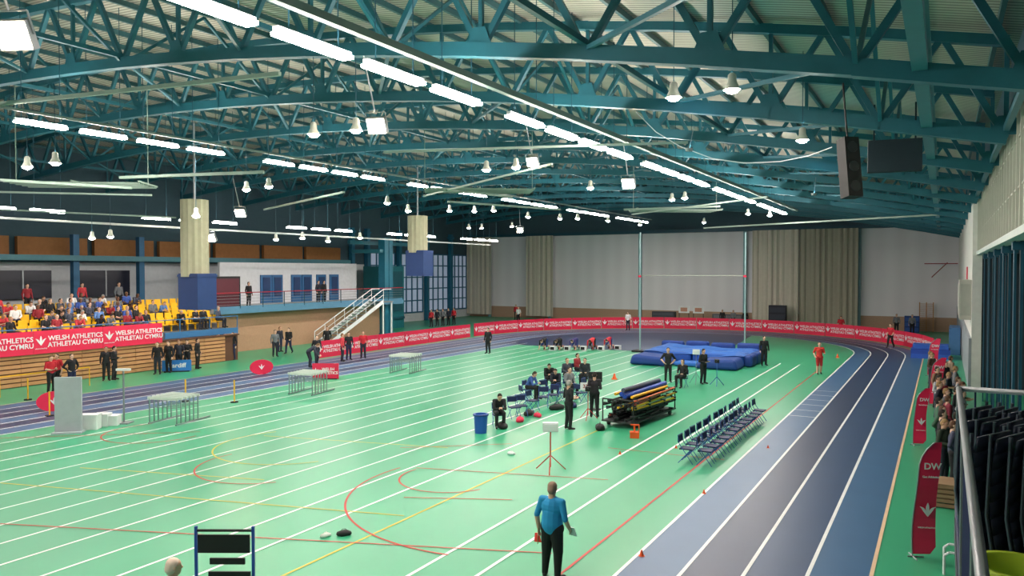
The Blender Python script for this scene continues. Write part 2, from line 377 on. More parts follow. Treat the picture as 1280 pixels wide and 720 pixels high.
# slots 0 skin 1 shirt 2 trousers 3 shoes 4 hair 5 lower sleeve 6 lower leg 7 eye 8 mouth
def figure(J,voxel=.010,bulk=1.0):
    V=Vector; P=[]
    lat=V(J.get('lat',(1,0,0))); pel=V(J['pel']);ch=V(J['chest']);nk=V(J['neck']);hd=V(J['head']); hf=V(J.get('hf',(0,-1,0))).normalized()
    hd=hd-(hd-nk).normalized()*.022
    up=(hd-nk).normalized(); up=(up-hf*up.dot(hf)).normalized(); hl=up.cross(hf)
    add=lambda a,b,ra,rb,fl,m,l=lat: P.append((V(a),V(b),ra,rb,fl,V(l),m))
    tu=(ch-pel).normalized(); B=bulk
    hips=[V(h) for h in J['hip']]
    add(hips[0]+tu*.02,hips[1]+tu*.02,.118*B,.118*B,.95,2,tu)
    add(pel+tu*.05,pel+tu*.22,.168*B,.156*B,.74*B,1); add(pel+tu*.2,ch,.156*B,.182*B,.7,1)
    add(ch,nk-(nk-ch).normalized()*.05,.175,.09,.68,1)
    sh=[V(s) for s in J['sh']]; add(sh[0],sh[1],.068,.068,1,1,tu)
    add(nk-(hd-nk).normalized()*.03,hd-up*.06-hf*.01,.064,.06,1,0)
    add(hd-up*.055+hf*.022,hd+up*.035,.063,.084,1.16,0,hl)
    add(hd+up*.050-hf*.010,hd-up*.015-hf*.036,.087,.076,1.12,4,hl)
    add(hd+hf*.094+up*.01,hd+hf*.110-up*.012,.009,.013,1,0)
    for s in(-1,1): add(hd+hl*s*.084-up*.01,hd+hl*s*.088+up*.015,.014,.017,.5,0,hf)
    for s in (0,1):
        el=V(J['el'][s]);wr=V(J['wr'][s]);kn=V(J['kn'][s]);an=V(J['an'][s]);to=V(J['toe'][s])
        add(sh[s],el,.066,.052,1,1); add(el,wr,.048,.034,1,5)
        d=(wr-el).normalized(); 
        if 'hd' in J: d=V(J['hd'][s]).normalized()
        l=V((0,1,0)) if abs(d.y)<.8 else V((1,0,0)); l=(l-d*l.dot(d)).normalized(); n=d.cross(l)
        inw=V((pel.x-wr.x,0,0)); 
        if n.dot(inw)<0: n=-n
        add(wr+d*.015,wr+d*.075,.036,.038,.42,0,l)
        for q,L in enumerate((.062,.076,.08,.066)):
            o=l*(.033-.022*q); o2=l*(.040-.0265*q)
            b0=wr+d*.085+o; b1=wr+d*(.085+L*.5)+o2+n*.008; b2=b1+(d*.75+n*.65)*L*.5
            add(b0,b1,.0105,.0095,1,0); add(b1,b2,.0095,.008,1,0)
        tb=wr+d*.03-l*.034; tm=tb+(d*.7-l*.6+n*.3)*.04; add(tb,tm,.013,.011,1,0); add(tm,tm+(d*.85-l*.1+n*.4)*.03,.011,.009,1,0)
        add(hips[s],kn,.104*B,.076*B,1,2); add(kn,an+V((0,0,.0)),.073*B,.056,1,6)
        fd=(to-an).normalized(); add(an-V((0,0,.02)),to,.047,.040,.9,3); add(an-V((0,0,.03)),an-V((0,0,.03))-V((fd.x,fd.y,0))*.03,.042,.042,1,3)
    gg=G()
    for p in P: capsule(gg,p[0],p[1],p[2],p[3],p[4],p[5])
    me=bpy.data.meshes.new('b'); me.from_pydata(gg.v,[],gg.f); o=bpy.data.objects.new('b',me); C.objects.link(o)
    m=o.modifiers.new('r','REMESH'); m.mode='VOXEL'; m.voxel_size=voxel
    m=o.modifiers.new('s','SMOOTH'); m.factor=.5; m.iterations=3
    res=evalmesh(o); bpy.data.objects.remove(o)
    n=len(res.polygons); ce=np.empty(n*3); res.polygons.foreach_get('center',ce); ce=ce.reshape(-1,3)
    best=np.full(n,1e9); idx=np.zeros(n,int)
    for a,b,ra,rb,fl,l,mi in P:
        A=np.array(a);D=np.array(b-a);L2=max(1e-9,D@D); t=np.clip(((ce-A)@D)/L2,0,1); w=ce-(A+t[:,None]*D)
        dn=D/math.sqrt(L2); x=np.array(l)-dn*(np.array(l)@dn)
        nx=np.linalg.norm(x)
        if nx>.1 and fl!=1:
            x/=nx;y=np.cross(dn,x);wy=w@y; w=w+np.outer(wy*(1/fl-1),y)
        ds=np.linalg.norm(w,axis=1)-(ra+(rb-ra)*t); q=ds<best; best[q]=ds[q]; idx[q]=mi
    H=np.array(hd);HF=np.array(hf);HU=np.array(up);HL=np.array(hl)
    for s in(-1,1):
        e=H+HF*.09+HU*.018+HL*s*.032; idx[(np.linalg.norm((ce-e),axis=1)<.013)]=7
    e=H+HF*.09-HU*.052; rel=ce-e; idx[(np.abs(rel@HL)<.024)&(np.abs(rel@HU)<.008)&((rel@HF)>-.03)&(idx==0)]=8
    for k in range(9): res.materials.append(BLACK)
    res.polygons.foreach_set('material_index',idx.astype(np.int32)); res.polygons.foreach_set('use_smooth',[True]*n); res.update()
    return res
ST=dict(pel=(0,0,.95),chest=(0,-.01,1.28),neck=(0,.01,1.475),head=(0,-.015,1.635),sh=((-.185,0,1.41),(.185,0,1.41)),el=((-.255,.03,1.13),(.255,.03,1.13)),wr=((-.26,-.06,.89),(.26,-.06,.89)),
  hip=((-.088,0,.91),(.088,0,.91)),kn=((-.105,-.015,.5),(.105,-.015,.5)),an=((-.12,.03,.09),(.12,.03,.09)),toe=((-.15,-.13,.045),(.15,-.13,.045)))
def var(**k): d=dict(ST); d.update(k); return d
POSE={}
POSE['stand']=figure(ST)
POSE['hold']=figure(var(el=((-.24,.03,1.13),(.24,.03,1.13)),wr=((-.12,-.24,1.1),(.12,-.24,1.12)),hd=((.5,-.8,.1),(-.5,-.8,.1)),hf=(0,-1,-.35)))
POSE['hips']=figure(var(el=((-.35,.08,1.16),(.35,.08,1.16)),wr=((-.2,-.05,.99),(.2,-.05,.99)),hd=((.6,-.6,-.5),(-.6,-.6,-.5))))
POSE['walk']=figure(var(el=((-.24,.1,1.14),(.24,-.04,1.13)),wr=((-.24,-.02,.92),(.23,-.24,.99)),kn=((-.1,-.16,.52),(.1,.06,.48)),an=((-.11,-.2,.1),(.11,.32,.14)),toe=((-.12,-.36,.06),(.12,.2,.05))))
POSE['official']=figure(var(sh=((-.2,0,1.41),(.2,0,1.41)),el=((-.285,.04,1.13),(.285,.05,1.13)),wr=((-.29,-.11,.93),(.28,.0,.88)),hd=((.05,-.5,-.6),(0,-.1,-1)),kn=((-.115,-.015,.5),(.13,-.03,.5)),an=((-.13,.03,.09),(.16,-.02,.09)),toe=((-.17,-.13,.045),(.22,-.17,.045)),hf=(.12,-1,-.12)),.0075,1.2)
POSE['bend']=figure(var(pel=(0,.12,.92),chest=(0,-.17,1.12),neck=(0,-.34,1.22),head=(0,-.47,1.27),hf=(0,-.6,-.8),sh=((-.18,-.28,1.17),(.18,-.28,1.17)),el=((-.22,-.36,.9),(.22,-.36,.9)),wr=((-.15,-.5,.72),(.15,-.5,.72)),hip=((-.09,.12,.88),(.09,.12,.88)),kn=((-.1,0,.48),(.1,0,.48))))
SIT=dict(pel=(0,.05,.56),chest=(0,.05,.89),neck=(0,.03,1.08),head=(0,-.0,1.235),sh=((-.185,.04,1.02),(.185,.04,1.02)),el=((-.24,.0,.76),(.24,.0,.76)),wr=((-.13,-.22,.68),(.13,-.22,.68)),hd=((.2,-1,-.2),(-.2,-1,-.2)),
  hip=((-.09,.03,.54),(.09,.03,.54)),kn=((-.13,-.40,.54),(.13,-.40,.54)),an=((-.13,-.38,.1),(.13,-.38,.1)),toe=((-.15,-.54,.05),(.15,-.54,.05)))
POSE['sit']=figure(SIT)
d=dict(SIT); d.update(chest=(0,-.1,.85),neck=(0,-.2,1.0),head=(0,-.3,1.12),hf=(0,-.8,-.5),sh=((-.18,-.17,.96),(.18,-.17,.96)),el=((-.2,-.3,.68),(.2,-.3,.68)),wr=((-.05,-.44,.72),(.05,-.44,.72)),hd=((.4,-.6,.3),(-.4,-.6,.3)))
POSE['sitlean']=figure(d)
POSE['set']=figure(dict(pel=(0,.34,.78),chest=(0,.04,.72),neck=(0,-.16,.68),head=(0,-.3,.64),hf=(0,-.55,-.8),sh=((-.19,-.12,.66),(.19,-.12,.66)),el=((-.23,-.12,.38),(.23,-.12,.38)),wr=((-.24,-.14,.11),(.24,-.14,.11)),hd=((-.1,-.9,-.45),(.1,-.9,-.45)),
  hip=((-.09,.34,.74),(.09,.34,.74)),kn=((-.11,.02,.38),(.11,.3,.26)),an=((-.11,.4,.22),(.11,.74,.26)),toe=((-.11,.34,.06),(.11,.68,.06))))
POSE['run']=figure(var(el=((-.26,.14,1.16),(.26,-.02,1.13)),wr=((-.24,-.08,1.0),(.2,-.26,1.14)),kn=((-.1,-.1,.5),(.1,.02,.5)),an=((-.11,-.06,.09),(.11,.18,.1)),toe=((-.12,-.22,.045),(.12,.03,.045))))
SK=[(214,170,146),(196,150,124),(226,184,160),(120,82,62)]
def person(pose,loc,face,shirt,trous,hair=(50,38,30),label='',shoes=(25,25,28),skin=0,short=False,shorts=False,s=1.0,group=None):
    o=bpy.data.objects.new('person',POSE[pose]); C.objects.link(o); o.location=loc; o.rotation_euler=(0,0,R(face)); o.scale=(s,s,s)
    sk=mat(SK[skin],.55,noise=.05)
    M=[sk,mat(shirt,.8,scale=9),mat(trous,.8,scale=9),mat(shoes,.6),mat(hair,.8),sk if short else mat(shirt,.8,scale=9),sk if shorts else mat(trous,.8,scale=9),mat((25,20,20),.3),mat((160,80,76),.6)]
    for k,m in enumerate(M): o.material_slots[k].link='OBJECT'; o.material_slots[k].material=m
    tag(o,label or 'standing person in dark clothes','person',group); return o
BK=(24,25,30);DK=(34,38,52);RD=(188,34,48);GY=(110,114,120);NV=(28,36,70)
p=gp(690,724)
man=person('official',p,176,(30,140,196),(20,20,24),(150,122,106),'man in blue polo shirt and black trousers holding a flag',short=True,s=1.02)
def loc_of(o,l):
    a=o.rotation_euler[2]; s=o.scale[0]; return Vector((o.location.x+s*(l[0]*math.cos(a)-l[1]*math.sin(a)),o.location.y+s*(l[0]*math.sin(a)+l[1]*math.cos(a)),o.location.z+s*l[2]))
h=loc_of(man,(.28,-.0,.80))
t=root('hand_flag',h,R(176),'small red signal flag hanging from the official\'s hand','flag'); G().cyl((0,.02,.05),(.03,-.02,-.24),.008,n=6).ob('stick',WOOD,t)
G().hexa([(.0,-.01,-.02),(-.05,-.03,-.2),(.12,-.05,-.22),(.10,-.04,-.05),(.0,-.003,-.02),(-.05,-.023,-.2),(.12,-.043,-.22),(.10,-.033,-.05)]).ob('cloth',mat((236,50,45),.7),t)
h=loc_of(man,(-.30,-.19,.86)); o=G().box((0,0,0),(.15,.21,.012)).box((0,.08,.01),(.06,.03,.012)).ob('clipboard',WHITE,loc=h,rot=(R(60),0,R(170))); tag(o,'white paper sheet held in the official\'s hand','paper')
d=ray(216,698); k=10.3/FP; P=Vector((d.x*k,d.y*k,0)); person('stand',P,150,(160,165,175),DK,(226,204,190),'white-haired man in grey shirt standing behind a display frame')
d=ray(281,700); k=11.0/FP; P=Vector((d.x*k,d.y*k,0))
t=root('display_frame',P,R(29),'blue metal frame carrying black number boards','display board')
for s in(-.41,.41): G().box((s,0,.97),(.035,.04,1.94)).ob('post',BLUE,t); G().box((s,0,.02),(.05,.6,.04)).ob('foot',BLUE,t)
for x,z,w,hh in((0,1.7,.74,.26),(.05,1.45,.5,.09),(.08,1.22,.6,.16),(0,.9,.7,.25)): G().box((x,-.03,z),(w,.03,hh)).ob('board',BLACK,t)
G().box((0,0,1.88),(.8,.03,.03)).ob('top_rail',BLACK,t)
L=[('hold',711,537,150,BK,BK,(150,148,145),True,False,'grey-haired official in black standing by the equipment trolley'),
('hold',743,522,200,(40,36,44),BK,(40,30,26),False,False,'official in dark clothes standing behind a camera tripod'),
('stand',610,442,0,BK,BK,(40,30,26),False,False,'person in black clothes standing on the sprint lanes'),
('hips',835,478,20,BK,(30,30,34),(60,48,40),True,False,'official in black standing beside the landing mat'),
('hold',879,480,60,BK,BK,(60,48,40),False,False,'official in black working at a measuring stand'),
('stand',955,457,30,BK,BK,(40,30,26),False,False,'person in black standing at the end of the landing mat'),
('run',1024,468,20,(214,60,50),(180,36,40),(90,60,40),True,True,'athlete in red vest and shorts jogging beside the track'),
('stand',1051,421,0,RD,DK,(50,38,30),True,False,'person in red shirt standing by the red barrier'),
('walk',1113,435,-20,(200,40,60),BK,(50,38,30),True,False,'person in red top standing by the barrier bend'),
('stand',785,413,0,(230,230,232),DK,(60,48,40),True,False,'person in white shirt behind the red barrier'),
('stand',648,404,0,(220,222,225),BK,(60,48,40),True,False,'person in pale shirt behind the red barrier')]
for ps,u,v,f,a,b,h_,sh,so,lb in L: person(ps,gp(u,v),f,a,b,h_,lb,short=sh,shorts=so)
grp='officials beside the seating stand'
for k,(u,v,c,ps) in enumerate(((64,492,RD,'hold'),(72,489,RD,'stand'),(90,489,BK,'hips'),(133,476,BK,'stand'),(143,475,BK,'hold'),(197,468,BK,'stand'),(211,466,BK,'stand'),(234,463,BK,'hold'),(247,461,BK,'stand'),(224,464,DK,'stand'),(273,452,BK,'stand'),(281,451,DK,'hips'),(291,450,BK,'stand'),(344,446,GY,'stand'),(361,442,BK,'walk'),(396,456,BK,'walk'),(388,459,(60,66,80),'bend'),(428,452,(200,60,70),'stand'),(436,450,BK,'stand'),(454,448,RD,'stand'),(350,440,DK,'stand'),(409,440,BK,'stand'))):
    person(ps,gp(u,v),random.choice((20,60,90,120,40)),c,random.choice((BK,DK,NV)),random.choice(((40,30,26),(120,90,60),(60,48,40))),'person in %s top standing beside the timber stand'%('red' if c==RD else 'dark'),skin=random.randint(0,2),short=c==RD,group=grp)
for k,u in enumerate((540,556,575,470,480,640,930,900,915,1120,1140)):
    X=yp(u,400,75).x
    if X<-45: X=-44
    person('stand',(X,75.5+.4*(k%2) if u>600 else 62+k,0),0,random.choice((BK,DK,GY,RD)),BK,(50,38,30),'spectator standing behind the red barrier',group='spectators behind barrier')
RS=[(-.55,43,GY),(-.45,41,(90,70,60)),(.1,38,BK),(.45,36.5,(120,120,126)),(.2,34.5,DK),(.5,33,(160,160,166)),(.0,31.5,(150,40,60)),(.4,30,BK),(.55,28.6,(170,172,178)),(.15,27.6,(120,30,50)),(.5,26.6,BK),(.0,25.6,(46,80,60)),(.35,24.6,(180,50,60)),(.6,23.6,BK),(.25,22.6,(60,66,90)),(.3,40,(130,110,90)),(.6,31.3,(40,44,60)),(.1,29,(96,96,104)),(-.2,35.6,(150,110,90)),(-.15,33.2,(190,190,196)),(.0,24.2,BK),(-.1,26.8,(60,100,80)),(.05,23,(44,60,44)),(-.1,30.3,DK)]
for k,(x,y,c) in enumerate(RS):
    person(('stand','hold','hips')[k%3],(x,y,0),90+random.uniform(-40,30),c,random.choice((BK,DK,(70,74,90))),random.choice(((40,30,26),(150,120,80),(90,62,44))),'spectator in everyday clothes standing beside the track',skin=k%3,short=k%4==0,group='spectators beside the track',s=random.uniform(.93,1.02))
# ================= CHAIRS
def chair():
    t=root('folding_chair',(0,0,0),0,'dark blue folding chair with slim metal frame','chair','folding chairs')
    G().box((0,-.0,.45),(.42,.40,.035)).box((0,.19,.445),(.38,.03,.05)).ob('seat',NAVY,t)
    g=G(); g.box((0,.235,.74),(.42,.028,.2)).box((0,.242,.70),(.36,.02,.14)); g.ob('backrest',NAVY,t)
    fm=mat((60,96,170),.35,.4)
    for s in(-.21,.21):
        G().path([(s,-.22,.012),(s,.2,.6),(s,.245,.86)],.011,7).ob('leg',fm,t)
        G().path([(s*.93,.24,.012),(s*.93,-.14,.44)],.011,7).ob('leg',fm,t)
    G().path([(-.21,.245,.86),(.21,.245,.86)],.011,7).ob('crossbar',fm,t)
    return t
c0=chair(); c0.location=(-6.45,21.9,0); c0.rotation_euler=(0,0,R(90)); c0.scale=(.95,.95,.95)
for r,x in enumerate((-6.45,-5.92)):
    for k in range(12):
        if r==0 and k==0: continue
        dup(c0,(x+random.uniform(-.03,.03),21.9+.66*k,0),R(90+random.uniform(-6,6)))
CH=[(652,521,60),(666,514,100),(679,509,40),(691,506,20),(704,503,80),(643,523,30),(657,506,120),(683,499,70),(735,496,80),(726,503,140)]
for u,v,a in CH: dup(c0,gp(u,v),R(a+random.uniform(-30,30)),'folding chair with blue frame standing on the green floor')
for u,v,a,c,ps,h_ in ((623,533,40,(30,30,36),'sitlean',(40,30,26)),(686,486,30,BK,'sitlean',(40,30,26)),(709,482,50,(60,66,80),'sit',(110,80,50)),(731,482,10,(34,44,50),'sit',(50,40,34)),(722,474,80,(150,40,50),'sit',(50,40,34)),(853,484,-10,BK,'sit',(60,48,40)),(661,499,90,(60,90,160),'sitlean',(60,48,40)),(712,497,60,(130,134,140),'sit',(60,48,40)),(695,494,20,DK,'sitlean',(60,48,40))):
    P=gp(u,v); 
    dup(c0,P,R(a),'blue-framed folding chair with someone sitting on it'); person(ps,P,a,c,BK,h_,'seated person on a folding chair among the officials',group='seated officials')
# ================= SEATING STAND LEFT
SX=-38.5
g=G()
for k in range(16):
    for j in range(7): g.box((SX-.05,9.2+k*1.5,.12+j*.22),(.1,1.48,.165),0)
g.box((SX-.15,21,.8),(.1,25,1.6),1); g.box((SX-.02,21,1.6),(.16,25,.08),1)
o=g.ob('timber_fascia',[mat((190,140,96),.6,noise=.2,scale=2),mat((96,62,44),.7)]); tag(o,'timber-boarded front of the retractable seating stand','stand front')
NR=5; DZ=.24
g=G(); 
for i in range(NR): g.box((-39.4-.85*i-.4,20.9,(2.0+DZ*i)/2),(.85,24.8,2.0+DZ*i),0)
g.box((-46.4,20.9,1.55),(4.8,24.8,3.1),0); o=g.ob('seating_stand',[mat((96,100,108),.8)]); tag(o,'stepped grey seating stand','seating stand')
def bench_seat():
    g=G(); g.prism([(-.21,.38),(.21,.38),(.23,.42),(-.23,.42)],-.22,.18); g.prism([(-.23,.42),(.23,.42),(.21,.82),(-.21,.82)],.17,.22); g.box((0,0,.19),(.06,.1,.38))
    o=g.ob('stadium_seat',mat((244,190,30),.45)); tag(o,'yellow plastic tip-up seat in the stand','seat','yellow stand seats'); return o
s0=bench_seat(); s0.location=(-39.8,33,2.0); s0.rotation_euler=(0,0,R(90))
PC=[(230,230,232),BK,DK,(200,60,70),(60,90,170),GY,(240,240,240),(150,40,50),(90,130,190),BK,(70,74,90),BK]
for i in range(NR):
    for k in range(30):
        y=33.0-k*.56; 
        if not(i==0 and k==0): dup(s0,(-39.8-.85*i,y,2.0+DZ*i),R(90))
        if random.random()<(.15 if k<9 else .66 if i<4 else .5):
            c=random.choice(PC); person(random.choice(('sit','sit','sitlean')),(-39.75-.85*i,y,2.0+DZ*i),90+random.uniform(-25,25),c,random.choice((BK,DK,NV,(90,96,110))),random.choice(((40,30,26),(150,120,80),(90,62,44),(160,158,154))),'spectator sitting on a yellow seat in the stand',skin=random.randint(0,3),group='spectators in the stand',short=random.random()<.4)
for k in range(5):
    person('stand',(-45.2,19.5+k*2.4+random.random(),3.1),90,random.choice(PC),BK,(50,38,30),'spectator standing at the top of the stand',group='standing spectators in the stand')
def banner(loc,rz,w,h,z,big,label,grp):
    t=root('banner',loc,rz,label,'banner',grp)
    G().box((0,0,z+h/2),(w,.03,h)).ob('panel',RED,t)
    text('WELSH ATHLETICS\nATHLETAU CYMRU',big,WHITE,t,(w*.1,-.022,z+h/2)); emblem(t,(-w*.40,-.022,z+h*.55),h*.42,WHITE)
    if h>1.1: text('WELSH ATHLETICS',h*.06,WHITE,t,(-w*.40,-.022,z+h*.22))
    return t
b0=banner((-38.38,28-1.75,0),R(90),3.5,1.12,1.53,.33,'red cloth banner with white lettering on the stand front','red stand banners')
for k in range(1,5): dup(b0,(-38.38,26.25-3.52*k,0))
o=G().beam((-38.7,8.5,2.75),(-38.7,33.6,2.75),.05,.05)
for k in range(13): o.beam((-38.7,8.6+2.08*k,1.6),(-38.7,8.6+2.08*k,2.75),.04,.04)
o.box((-38.7,31,1.85),(.06,5.2,.35))
tag(o.ob('guard_rail',mat((50,110,160),.5)),'blue steel guard rail along the stand front','railing')
b1=None
RB=17.15
def bar(th=None,xy=None,rz=None):
    global b1
    if th is not None: xy=(CX+RB*math.cos(th),CY+RB*math.sin(th)); rz=th-math.pi/2
    if b1 is None: b1=banner((*xy,0),rz,2.98,1.08,.0,.28,'red barrier panel with white lettering around the track bend','red barrier panels'); G().box((-1.3,.05,.5),(.05,.05,1.0)).ob('post',GREYM,b1); G().box((1.3,.05,.5),(.05,.05,1.0)).ob('post',GREYM,b1)
    else: dup(b1,(*xy,0),rz)
n=17
for k in range(n): bar(th=R(14+ (176-14)*k/(n-1)))
for k in range(6): bar(xy=(CX-RB,54-3.03*k-1.0),rz=R(90))
g=G(); g.box((-46.2,44,2.9),(9.6,20,.3),0); g.box((-41.35,44,2.95),(.1,20,.5),1); struct(g.ob('trim_3',[mat((190,192,196),.8),mat((80,130,160),.6)]))
g=G(); g.box((-42.4,43.2,1.38),(.3,18.6,2.75)); struct(g.ob('wall_left_lower',mat((176,140,112),.8,noise=.15,scale=10)))
g=G(); g.box((-46.3,46,4.6),(.2,15,3.2)); struct(g.ob('wall_left_gallery',mat((220,222,228),.8)))
for k,u in enumerate((333,347,371,384,402,418)):
    P=xp(u,360,-46.1); g=G(); g.box((-46.15,P.y,4.15),(.12,1.1,2.2),0); g.box((-46.07,P.y,4.3),(.05,.7,1.5),1)
    struct(g.ob('door_%d'%(k+1),[mat((44,100,150),.5),mat((36,62,104),.3)]))
t=root('gallery_railing',(-41.3,44,3.05),0,'dark red-trimmed balustrade along the upper gallery','railing')
G().box((0,0,1.05),(.06,20,.06)).ob('handrail',DRED,t)
for k in range(11): G().box((0,-9.9+k*1.98,.52),(.05,.05,1.05)).ob('post',TEALD,t)
for k in range(4): G().box((0,0,.25+.2*k),(.02,19.8,.02)).ob('rail',GREYM,t)
for u in (311,398,405): person('stand',(-42.6,xp(u,380,-42.6).y,3.05),90,random.choice((BK,DK,GY)),BK,(40,30,26),'person standing at the upper gallery railing',group='people on the gallery')
o=G().box((-41.9,35.2,4.1),(.5,2.4,2.2)).box((-41.62,35.2,4.1),(.05,2.1,1.9),1).ob('poster_board',[BLACK,mat((84,24,40),.6)]); tag(o,'tall dark maroon poster board on the gallery','board')
for y0,nm in((27,'window_9'),(22.5,'window_10'),(32.5,'window_11')):
    o=G().box((-50.6,y0,4.7),(.2,3.6,1.8),0).box((-50.48,y0,4.7),(.05,.1,1.8),1).ob(nm,[mat((26,30,48),.3),GREYM]); struct(o)
for k,y in enumerate((19,24.7,29.8,34.5,39)):
    o=G().box((-49.6,y,4.0),(.4,.4,7.9)).box((-49.6,y,.1),(.6,.6,.2)).ob('column',mat((36,100,140),.5)); tag(o,'blue steel column behind the seating stand','column','stand columns')
o=G().beam((-49.2,10,6.4),(-49.2,56,6.4),.3,.35).ob('concourse_girder',mat((70,126,140),.5)); tag(o,'teal girder above the upper concourse','girder')
t=root('staircase',(-40.6,0,0),0,'white steel staircase with railings up to the gallery','staircase')
n=16; ya,yb2=43.0,49.6
for k in range(n): G().box((0,ya+(yb2-ya)*k/n+.2,3.05*(k+1)/n),(1.2,.36,.04)).ob('tread',GREYM,t)
for s in(-.62,.62):
    G().beam((s,ya,0),(s,yb2,3.05),.06,.28).ob('stringer',WHITE,t)
    G().path([(s,ya,1.0),(s,yb2,4.05),(s,yb2+1,4.05)],.035,7).ob('handrail',WHITE,t); G().path([(s,ya,.6),(s,yb2,3.6)],.02,6).ob('handrail',WHITE,t)
    for k in range(7): y=ya+(yb2-ya)*k/6; z=3.05*k/6; G().cyl((s,y,z),(s,y,z+1),.025,n=6).ob('baluster',WHITE,t)
G().box((0,50.2,3.0),(1.3,1.3,.1)).ob('landing',GREYM,t)
for y in(49.7,50.8): G().box((.5,y,1.5),(.1,.1,3.0)).ob('post',WHITE,t)
for u,w in ((470,.7),(478,.3)):
    P=xp(u,340,-42); o=G().box((-42,P.y+1,4.2),(w,.5,8.4)).box((-42,P.y+1,.1),(w+.2,.7,.2)).ob('column',mat((24,104,128),.5)); tag(o,'large teal steel column beside the staircase','column','staircase columns')
o=G().box((-42,50,7.2),(3,.4,.3)).box((-44,54,8.0),(.3,8,.3)).ob('stair_girder',TEAL); tag(o,'teal girder by the staircase column','girder')
for u,v0,v1,v2,X,w in ((243,250,346,388,-30,1.15),(522,270,316,346,-30,1.2)):
    a=xp(u,v0,X); b=xp(u,v1,X); c=xp(u,v2,X)
    t=root('rolled_curtain',(a.x,a.y,0),0,'gathered cream divider curtain ending in a blue bag under the roof','curtain','gathered divider curtains')
    g=G(); n=28
    for z in (a.z,b.z):
        for i in range(n):
            tt=2*math.pi*i/n; r=w*.5*(1+.08*(i%2)); g.v.append((r*math.cos(tt),r*math.sin(tt),z))
    for i in range(n): g.f.append((i,(i+1)%n,n+(i+1)%n,n+i)); g.i.append(0)
    g.ob('drape',mat((164,160,136),.85),t); G().box((.15,0,(b.z+c.z)/2+.1),(w*1.15,w*.9,b.z-c.z+.1)).box((.15,0,b.z+.05),(w*1.2,w*.95,.1)).ob('bag',mat((26,54,106),.7),t)
    G().cyl((0,0,a.z),(0,0,zb(-30)),.05,n=8).ob('hanger',GREYM,t)
# ================= LANDING MAT + UPRIGHTS
MB=mat((26,82,168),.6,noise=.15,scale=2); MB2=mat((20,60,136),.6)
t=root('landing_mat',(-13.1,46,0),0,'large blue foam pole vault landing mat','landing mat')
for cx in(-1.55,1.55): bev(G().box((cx,1.2,.36),(3.05,4.2,.64)).ob('mat_block',MB,t),.2,4)
bev(G().prism([(-3.2,.03),(-.7,.03),(-1.1,.52),(-3.0,.62)],-2.9,-.95).ob('front_wing',MB2,t),.18,4)
bev(G().prism([(.7,.03),(3.2,.03),(3.0,.62),(1.1,.52)],-2.9,-.95).ob('front_wing',MB2,t),.18,4)
g=G(); nx=12
for i in range(nx):
    for j in range(8):
        f=lambda a,b:(-3.1+6.2*a/nx,-.95+4.4*b/8,.74+.05*math.sin(a*1.3)+.06*math.cos(b*1.7+a*.4)-(.12 if a in(0,nx) or b in(0,8) else 0))
        g.quad([f(i,j),f(i+1,j),f(i+1,j+1),f(i,j+1)])
g.ob('top_cover',mat((36,100,186),.55),t,smooth=True)
for k in range(4): bev(G().box((-2.5+1.65*k,3.5,.5+.05*(k%2)),(1.5,.5,.92)).ob('side_cushion',MB2,t),.16,3)
for k in range(3): bev(G().box((3.3,-.2+1.5*k,.36),(.5,1.3,.68)).ob('side_cushion',MB2,t),.16,3)
bev(G().box((0,-1.6,.14),(1.3,1.2,.22)).ob('box_collar',mat((40,104,190),.6),t),.08,3)
t=root('pole_vault_stand',(0,0,0),0,'tall pole vault uprights holding a thin crossbar','pole vault stand')
ps=[]
for u in(800,931):
    a=gp(u,440); ps.append(a)
    G().box((a.x,a.y,4.1),(.08,.11,8.2)).ob('upright',mat((150,182,186),.4,.3),t); G().box((a.x,a.y,.08),(.9,.9,.12)).ob('base',BLACK,t); G().box((a.x,a.y-.1,5.2),(.2,.1,.14)).ob('slide',RED,t)
G().cyl(ps[0]+Vector((.1,-.12,5.25)),ps[1]+Vector((-.1,-.12,5.25)),.016,n=8).ob('crossbar',mat((190,196,180),.5),t)
def tripod(loc,rz,h,mtl,label,head='box',name='tripod_board'):
    t=root(name,loc,rz,label,'tripod')
    for k in range(3):
        a=2*math.pi*k/3+.4; G().cyl((.0,0,h*.33),(.38*math.cos(a),.38*math.sin(a),.01),.014,n=7).ob('leg',mtl,t); 
    G().cyl((0,0,.12),(0,0,h-.2),.016,n=8).ob('pole',mtl,t)
    if head=='box': G().box((0,0,h-.12),(.34,.12,.25)).box((0,-.07,h-.12),(.28,.02,.19)).ob('display',WHITE,t)
    else: G().box((0,0,h-.1),(.2,.34,.16)).cyl((0,-.17,h-.1),(0,-.28,h-.1),.05,n=10).ob('camera_body',BLACK,t)
    return t
tripod(gp(688,589),R(30),1.36,mat((196,56,40),.5),'white display box on a red tripod','box').scale=(1.25,1.25,1)
tripod(gp(735,524),R(20),1.25,mat((196,40,44),.5),'red-legged tripod carrying a camera','cam','camera_tripod')
tripod(gp(896,482),R(20),1.3,mat((60,100,180),.4),'blue tripod carrying measuring equipment','cam','measuring_tripod')
tripod(gp(870,480),R(20),1.7,GREYM,'slim grey tripod with white indicator beside the mat','box')
t=root('monitor_stand',gp(744,512),R(25),'black display monitor on a white-screened stand','monitor')
G().box((0,0,1.32),(.55,.1,.4)).ob('screen',BLACK,t); G().box((-.35,-.1,.95),(.5,.03,.3)).ob('sign',WHITE,t); G().cyl((0,0,.02),(0,0,1.2),.03,n=8).ob('pole',GREYM,t); G().cyl((0,0,0),(0,0,.03),.25,n=14).ob('base',BLACK,t)
text('331',.2,DRED,t,(-.35,-.12,.95))
